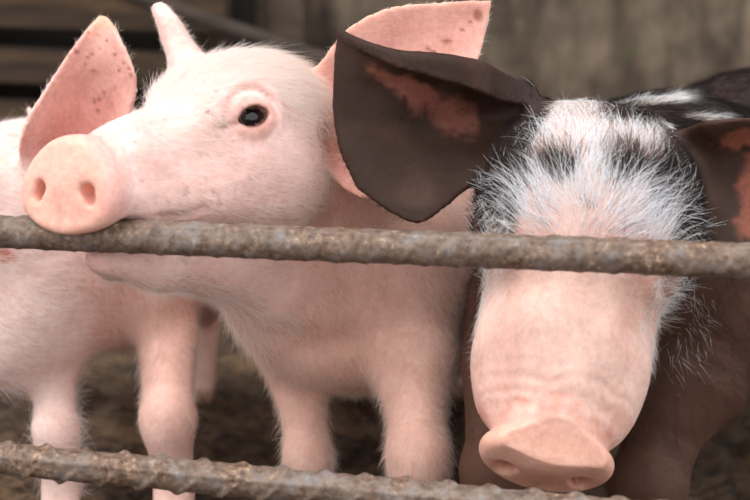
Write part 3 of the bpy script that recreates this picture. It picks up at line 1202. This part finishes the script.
# ------------------------------------------------------------------ the pink pig at the left edge
def pig_left():
    f, l = yaw_axes(74, -6, 0)
    s = .98
    F = Frame((0, 0, 0), f, l, s)
    F.o = P(62, 152, 1.045) - F.R @ (np.array((-5.6, 4.0, 3.2)) * F.s)
    S = Sculpt((-.42, -.06, -.01), (-.05, .66, .42), (-.36, -.02, .20), (-.12, .18, .40), .0018)
    sh = P(102, 229, 1.15)
    S.ell(sh, (.070, .080, .074), None, .03)
    mid = P(128, 240, 1.28)
    rump = P(150, 232, 1.42)
    S.cone(sh, mid, .072, .078, .05)
    S.cone(mid, rump, .078, .068, .05)
    S.cone(F.w(-3.5, 0, -.5), sh, .045, .066, .05)
    S.cone(F.w(-2.0, 0, -3.0), P(40, 272, 1.09), .034, .044, .04)
    S.ell(P(14, 332, 1.095), (.036, .040, .038), None, .045)               # brisket
    S.ell(P(160, 285, 1.115), (.022, .034, .036), None, .025)
    leg(S, P(168, 335, 1.11), P(168, 418, 1.085), ground_pt(172, 520, 1.085) + (0, .012, 0), .0215, .0180, .0135, .012)
    S.ell(P(48, 300, 1.11), (.022, .034, .036), None, .025)
    leg(S, P(52, 350, 1.11), P(56, 430, 1.085), ground_pt(58, 520, 1.085) + (0, .012, 0), .0195, .0145, .0128, .012)
    # hind legs; the near one shows past the chest
    hl = P(203, 380, 1.42)
    for x, dx in ((hl[0], .0), (P(42, 380, 1.42)[0], .0)):
        hip = np.array((x * .6 + rump[0] * .4, rump[1] + .0, rump[2] - .02))
        st = np.array((x * .85 + rump[0] * .15, rump[1] - .01, rump[2] - .055))
        hk = np.array((x, rump[1] + .025, .075))
        hind_leg(S, hip, st, hk, np.array((x, hl[1], 0)), (.046, .026, .0115, .0105))
    eyes = sculpt_head(S, F, dict(disc_r=(2.9, 2.6)))
    near = Ear([
        [(30, 185, 2.2), (52, 190, 3.2), (78, 190, 3.8), (104, 182, 2.8), (122, 168, 2.2)],
        [(19, 152, .6), (46, 158, 2.6), (76, 156, 3.8), (106, 142, 3.4), (128, 122, 1.6)],
        [(26, 122, -.2), (52, 128, 2.0), (80, 124, 3.3), (110, 108, 2.9), (136, 92, .9)],
        [(44, 92, -.1), (62, 96, 1.7), (86, 92, 2.7), (112, 82, 2.2), (134, 70, .5)],
        [(66, 58, .3), (77, 60, 1.2), (94, 57, 1.6), (111, 51, 1.4), (124, 46, .6)],
        [(86, 31, .8), (92, 31, 1.2), (101, 29, 1.4), (109, 28, 1.3), (115, 28, .9)],
        [(97, 18, 1.3), (100, 16, 1.4), (103, 15.5, 1.4), (106, 16.5, 1.4), (109, 19, 1.3)],
    ], 1.02)
    far = Ear([[F_px(F, q) for q in r] for r in (
        [(-5.0, -2.6, 3.0), (-5.4, -3.2, 3.0), (-6.0, -3.6, 3.0), (-6.6, -3.2, 2.6)],
        [(-4.4, -4.4, 4.8), (-5.0, -5.4, 4.4), (-6.2, -5.4, 3.8), (-7.0, -4.6, 3.2)],
        [(-4.2, -6.6, 5.8), (-4.8, -7.2, 5.4), (-5.6, -7.2, 4.8), (-6.2, -6.6, 4.2)],
        [(-4.0, -8.2, 6.2), (-4.4, -8.4, 6.0), (-4.9, -8.4, 5.6), (-5.2, -8.2, 5.2)])], 0.0)
    for E in (near, far):
        S.mesh_part(E.verts, E.quads, .009)

    def skin(c):
        L, px, py, V = c['L'], c['px'], c['py'], c['V']
        col = np.tile(PINK, (len(V), 1))
        nz = noise3(V, 40, 4)
        col = mixc(col, PALE, sstep(.35, .7, nz) * .5)
        head = sstep(-7, -4, L[:, 0])
        col = mixc(col, lin(236, 190, 174), (1 - head) * .7)
        col = mixc(col, lin(248, 222, 214), head * .6)
        col = mixc(col, lin(242, 188, 176), c['em'] * (.3 + .7 * c['inner']))
        deep = c['em'] * c['inner'] * (1 - sstep(.25, .65, c['ev'])) * (1 - np.abs(c['eu']) ** 2)
        col = mixc(col, lin(226, 138, 128), deep * .6)
        tip = c['em'] * sstep(.72, .95, c['ev'])
        col = mixc(col, lin(240, 184, 152), tip * .7)
        ear = c['em'] * c['inner']
        sp = np.random.default_rng(5)
        for x, y, r in [(73, 48, 2.4), (77, 52, 2.2), (69, 56, 1.8), (65, 57, 1.4), (92, 54, 2), (87, 58, 1.6), (85, 64, 1.6), (93, 71, 1.8), (88, 33, 1.6),
                        (97, 34, 1.6), (107, 41, 1.5), (115, 55, 1.8), (100, 48, 1.4), (119, 70, 1.6), (124, 62, 1.6), (129, 68, 1.8), (131, 75, 2.2),
                        (99, 99, 2), (94, 101, 1.8), (104, 93, 1.6), (98, 111, 1.8), (112, 104, 1.4), (115, 88, 1.5), (27, 110, 1.4)]:
            col = mixc(col, lin(150, 84, 60), ear * blob(px, py, x, y, r, r * .9, 0, .6) * .8)
        for x in (-1,):
            col = mixc(col, lin(214, 128, 112), blob(px, py, 2, 255, 14, 8, 0, .4) * .8)
        leg_ = 1 - sstep(.05, .12, V[:, 2])
        col = mixc(col, lin(236, 200, 188), leg_ * .6)
        hoof = 1 - sstep(.012, .02, V[:, 2])
        col = mixc(col, lin(150, 120, 96), hoof)
        return col

    def coats(c):
        L, V = c['L'], c['V']
        head = sstep(-8, -4, L[:, 0])
        body = np.array((.2, .5, -.8))
        flow = head[:, None] * (-F.R[:, 0])[None] + (1 - head)[:, None] * body
        ln = head * .010 * (1 - sstep(4, 9, L[:, 0])) + (1 - head) * .0105 * sstep(.06, .14, V[:, 2]) + .003
        ln = np.where(c['em'] > .5, .004 + .003 * np.abs(c['eu']) ** 3, ln)
        flow = np.where((c['em'] > .5)[:, None], np.array((.1, .1, .9))[None], flow)
        dens = np.where(c['em'] > .5, np.where(c['inner'] > .5, .2 + .8 * np.abs(c['eu']) ** 4, .8), 1.0)
        dens = dens * np.where(V[:, 1] > .35, .25, 1.0) * (1 - sstep(7.5, 9.5, L[:, 0]))
        dens *= sstep(.02, .04, V[:, 2])
        return [dict(name='bristles', n=42000, density=dens, length=ln, flow=flow, color=mixc(np.tile(WHITE_HAIR, (len(V), 1)), CREAM_HAIR, (1 - head) * .4), rad=.00008, lift=.42, seed=5)]
    lo = (float(sh[0]), float(sh[1]), 0)
    return finish_pig('pink pig at the left edge, its upright freckled ear behind the biting pig\'s snout', S, F, eyes, (near, far), skin, coats, M_EYE, lo)


def F_px(F, q):
    """local cm point -> (px, py, depth in cm)"""
    x, y, d = proj(F.w(*q)[None])
    return float(x[0]), float(y[0]), float(d[0]) * 100


# ------------------------------------------------------------------ the spotted pig on the right
def pig_spotted():
    def cv(x, y, z):
        return RGT * x + UPV * y - FWD * z
    s = 1.30
    F = Frame((0, 0, 0), cv(-.19, -.86, .47), cv(.98, -.19, .05), s)
    F.o = P(545, 468, .866) - F.R @ (np.array((11.2, 0, -2.15)) * F.s)
    S = Sculpt((-.03, -.13, -.01), (.45, .66, .43), (-.04, -.125, .09), (.30, .13, .385), .0017)
    # trunk, to the right and away
    sh = P(660, 250, 1.10)
    S.ell(sh, (.085, .10, .095), None, .03)
    mid = P(760, 216, 1.26)
    rump = P(830, 200, 1.42)
    S.cone(sh, mid, .092, .105, .05)
    S.cone(mid, rump, .105, .09, .05)
    S.cone(F.w(-1.0, 0, -1.2), sh, .056, .085, .05)
    S.ell(P(692, 340, 1.04), (.044, .045, .062), None, .03)
    leg(S, P(675, 390, 1.02), P(648, 485, 1.0), ground_pt(645, 560, 1.0), .040, .024, .017)
    S.ell(P(512, 320, 1.0), (.030, .035, .05), None, .03)
    leg(S, P(506, 370, .985), P(496, 470, .965), ground_pt(496, 545, .965) + (0, .01, 0), .028, .021, .017)
    for dx in (-.055, .055):
        hip = rump + (dx, 0, -.03)
        hind_leg(S, hip, np.array((rump[0] + dx * 1.2, rump[1] - .04, .12)), np.array((rump[0] + dx * 1.15, rump[1] + .03, .075)), np.array((rump[0] + dx * 1.15, rump[1] + .01, 0)), (.055, .042, .02, .015))
    eyes = sculpt_head(S, F, dict(muzzle=1.05, wide=True, face=3.6, cheek=((-2.8, 2.5, -1.8), (3.8, 2.5, 3.4)), tip=2.35, disc_k=.8, disc_t=(.02, .40), cran=((-.6, 0, .6), (4.3, 4.6, 4.0)), disc=(0, math.radians(-2), 0), disc_r=(2.95, 2.6), nostril_z=-.75, eye=(1.7, 3.6, .6), gaze=(.30, .9, .32)))
    right = Ear([
        [(536, 104, 2.6), (533, 90, 3.0), (535, 106, 3.6), (532, 122, 3.8), (528, 140, 3.6), (520, 158, 2.8)],
        [(503, 102, .5), (503, 77, .9), (508, 101, 2.6), (503, 119, 3.2), (497, 138, 2.6), (490, 158, 1.6)],
        [(474, 90, -1.5), (479, 64, -1.0), (479, 88, 1.6), (468, 117, 3.0), (466, 150, 2.0), (470, 184, .6)],
        [(430, 77, -2.0), (436, 57, -1.6), (434, 83, .9), (424, 124, 1.9), (430, 166, 1.0), (446, 207, -.2)],
        [(388, 64, -1.5), (394, 53, -1.3), (388, 82, .5), (380, 134, .8), (392, 180, .2), (418, 223, -.6)],
        [(353, 46, -.4), (357, 41, -.3), (353, 80, .4), (350, 125, .6), (360, 165, .2), (386, 210, -.5)],
        [(336, 36, .3), (338, 31, .4), (334, 68, .6), (333, 112, .7), (341, 155, .4), (356, 188, .0)],
    ], .895)
    left = Ear([
        [(668, 145, 2.6), (668, 165, 3.0), (666, 185, 3.0), (664, 205, 2.6)],
        [(692, 126, 1.0), (692, 155, 2.4), (690, 185, 2.4), (688, 215, 1.2)],
        [(716, 121, -.6), (714, 155, 1.2), (714, 198, 1.4), (712, 240, 0)],
        [(748, 118, -1.0), (746, 152, .6), (746, 205, .8), (742, 258, -.6)],
        [(790, 122, -1.0), (790, 160, .0), (790, 205, .2), (785, 250, -.6)],
        [(825, 150, -.6), (827, 168, -.4), (828, 190, -.4), (825, 210, -.6)],
    ], .893)
    for E in (right, left):
        S.mesh_part(E.verts, E.quads, .012)

    def black_mask(c):
        L, px, py, V = c['L'], c['px'], c['py'], c['V']
        w = (noise3(V, 70, 6) - .5) * .7
        m = np.zeros(len(V))
        hd = (1 - sstep(6.6, 7.6, np.hypot(L[:, 1], L[:, 2]))) * (c['d'] < .985)
        head = (L[:, 0] > -5.5) * hd
        # sides of the head and neck dark, broad pale blaze down the middle
        axis = 546 + (456 - py) * .21
        off = px - axis
        halfw = np.interp(py, [90, 120, 200, 235, 280, 330, 400, 500], [60, 76, 80, 80, 86, 96, 96, 110])
        blaze = 1 - sstep(.86, 1.06, np.abs(off) / halfw + w * .25)
        snout = sstep(2.2, 4.2, L[:, 0] + w * 2) * hd
        m = 1 - np.maximum(blaze * head, snout)
        front = (c['n'] @ (-FWD) > -.3)
        for x, y, rx, ry, a, k in ((626, 168, 34, 22, 20, 1.0), (558, 166, 24, 14, 0, .95), (672, 180, 36, 36, 30, 1.0), (512, 165, 18, 40, 10, .8), (640, 112, 46, 14, 8, 1.0),
                                   (690, 150, 30, 40, 0, .95), (530, 180, 14, 10, 0, .5), (590, 205, 9, 6, 0, .4)):
            m = np.maximum(m, k * blob(px, py, x, y, rx, ry, a, .45, w) * (L[:, 0] > -7))
        # body: dark with pale streaks over the back
        bod = (c['d'] > 1.02) & (V[:, 2] > .20)
        st = noise3(np.stack([px * .02 + py * .07, px * .0 + V[:, 1] * 3, py * .13], 1), 1.0, 9)
        m = np.where(bod, .3 + .65 * sstep(.25, .6, st), m)
        m = np.where(c['em'] > .5, 1.0, m)
        return np.clip(m, 0, 1)

    def skin(c):
        L, px, py, V = c['L'], c['px'], c['py'], c['V']
        m = black_mask(c)
        col = np.tile(lin(236, 190, 176), (len(V), 1))
        col = mixc(col, lin(246, 214, 200), sstep(.3, .7, noise3(V, 35, 5)) * .5)
        col = mixc(col, lin(244, 190, 168), sstep(9.6, 10.6, L[:, 0]) * .8)
        col = mixc(col, lin(226, 150, 130), sstep(8.0, 9.4, L[:, 0]) * (1 - sstep(9.4, 10.4, L[:, 0])) * sstep(.4, .7, noise3(V, 220, 2)) * .5)
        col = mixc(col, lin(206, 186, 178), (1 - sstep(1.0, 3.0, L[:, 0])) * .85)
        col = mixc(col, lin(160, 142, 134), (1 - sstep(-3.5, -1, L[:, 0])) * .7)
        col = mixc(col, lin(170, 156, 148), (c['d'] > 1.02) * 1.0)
        col = mixc(col, lin(58, 44, 40), m)
        low = (1 - sstep(.20, .27, V[:, 2])) * m * (c['d'] > .93)
        col = mixc(col, lin(92, 64, 52), low)
        # ears: dark brown with a flesh coloured streak inside
        e = c['em']
        col = mixc(col, lin(54, 35, 26), e)
        col = mixc(col, lin(76, 54, 43), e * sstep(.45, .75, noise3(V, 55, 44)) * .6)
        w = (noise3(V, 90, 16) - .5) * .8 + (noise3(V, 330, 17) - .5) * .7
        streak = np.maximum(blob(px, py, 420, 93, 48, 9, 26, .4, w), blob(px, py, 446, 112, 30, 16, 28, .5, w) * .9)
        col = mixc(col, lin(150, 94, 80), e * (c['eu'] > -.85) * streak * .8)
        s2 = np.maximum(blob(px, py, 742, 139, 22, 10, -12, .35, w), blob(px, py, 756, 205, 16, 50, 0, .5, w))
        col = mixc(col, lin(140, 82, 66), e * c['inner'] * s2 * .85 * (px > 600))
        hoof = 1 - sstep(.012, .02, V[:, 2])
        col = mixc(col, lin(52, 44, 38), hoof)
        c['black'] = m
        return col

    def coats(c):
        L, V, px, py = c['L'], c['V'], c['px'], c['py']
        m = c['black']
        N = len(V)
        head = sstep(-8, -5, L[:, 0]) * (1 - sstep(6.6, 8, np.hypot(L[:, 1], L[:, 2])))
        # face hair fans upwards and outwards from between the eyes
        away = L * np.array((0, 1, 0.0)) / 5.0
        hf = (-F.R[:, 0])[None] * 1.0 + (away[:, 1:2] * F.R[:, 1][None]) * .6
        body = np.array((.5, .55, -.45))
        flow = head[:, None] * hf + (1 - head)[:, None] * body
        e = c['em'] > .5
        fore = sstep(5.5, 0, L[:, 0]) if False else 1 - sstep(0.5, 5.0, L[:, 0])
        side = 1 - .45 * sstep(3, 4.5, np.abs(L[:, 1]))
        ln = head * (.005 + .012 * fore * (.5 + .5 * sstep(-4, 0, L[:, 0]))) * side + (1 - head) * .017
        ln = np.where(e | ((px < 532) & (py < 118)), .0035, ln)
        flow = np.where(e[:, None], np.array((-.5, .1, -.5))[None], flow)
        dens = (.25 + .75 * fore) * (1 - sstep(6.5, 9.0, L[:, 0]))
        dens = dens * np.where(e, .45, 1.0) * np.where(V[:, 1] > .45, .3, 1.0) * np.where((1 - head) > .5, .6 + .8 * (V[:, 2] > .22), 1.0)
        for y in (1, -1):
            r = np.linalg.norm(L - np.array((2.0, y * 4.35, .9)), axis=1)
            dens = dens * sstep(1.0, 1.6, r)
        white = lin(238, 236, 236)
        dark = lin(40, 33, 32)
        brown = lin(110, 84, 70)
        col = mixc(np.tile(white, (N, 1)), dark, sstep(.35, .75, m + (noise3(V, 160, 31) - .5) * .5))
        low = (1 - sstep(.2, .27, V[:, 2])) * (m > .5)
        col = mixc(col, brown, low * .8)
        col = np.where(e[:, None], lin(54, 36, 27)[None], col)
        # long pale guard hairs on the brow
        brow = head * (1 - sstep(2.5, 4.0, L[:, 0])) * (1 - c['em']) * (np.hypot(L[:, 1], L[:, 2]) < 6.0) * (L[:, 0] > -7) * ((np.abs(L[:, 1]) < 4.2) | (L[:, 0] > -1)) * (1 - ((px < 532) & (py < 118)))
        ln2 = side * brow * (.027 - .015 * (1 - sstep(-3.5, .5, L[:, 0]))) * (1 - .35 * m) + .002
        col2 = np.tile(lin(242, 240, 243), (N, 1))
        dk = np.tile(lin(48, 40, 38), (N, 1))
        hz = np.hypot(L[:, 1], L[:, 2] + 1) < 7
        fringe = sstep(.5, 2, L[:, 0]) * (1 - sstep(4.2, 6.0, L[:, 0])) * sstep(2.7, 3.4, np.abs(L[:, 1]) + .2 * L[:, 0] - .6) * hz * (c['d'] < .97) * (c['em'] < .1)
        for y in (1, -1):
            r = np.linalg.norm(L - np.array((2.0, y * 4.35, .9)), axis=1)
            fringe = fringe * sstep(.9, 1.5, r)
        fflow = np.sign(L[:, 1])[:, None] * F.R[:, 1][None] * .7 + F.R[:, 0][None] * .5 - F.R[:, 2][None] * .3
        fcol = np.tile(lin(240, 236, 232), (N, 1))
        tuft = np.maximum(blob(px, py, 690, 335, 18, 42, 20, .4), blob(px, py, 690, 335, 18, 42, 20, .4))
        fringe = fringe * .8 + tuft * .2 * (c['d'] < 1.03)
        return [dict(name='coat_hair', n=100000, density=dens, length=ln, flow=flow, color=col, rad=.00009, lift=.32, jitter=.22, clump=60, seed=7),
                dict(name='guard_hair', n=10500, density=brow * (c['n'] @ (-F.R[:, 0]) > -.9) , length=ln2, flow=flow, color=col2, color2=dk, prob=.02 + .82 * sstep(.25, .7, m), rad=.00015, lift=.16, jitter=.16, clump=55, droop=.38, seed=8, npts=7),
                dict(name='cheek_fringe', n=3600, density=fringe, length=np.full(N, .009), flow=fflow, color=fcol, rad=.00010, lift=.35, jitter=.25, clump=60, seed=12)]
    lo = (float(sh[0]), float(sh[1]), 0)
    return finish_pig('black and white spotted pig facing the camera, snout down at the lower bar', S, F, eyes, (right, left), skin, coats, M_EYE, lo, (.010, 60))


pig_biting()
pig_left()
pig_spotted()
print('script time', round(time.time() - T0, 1))
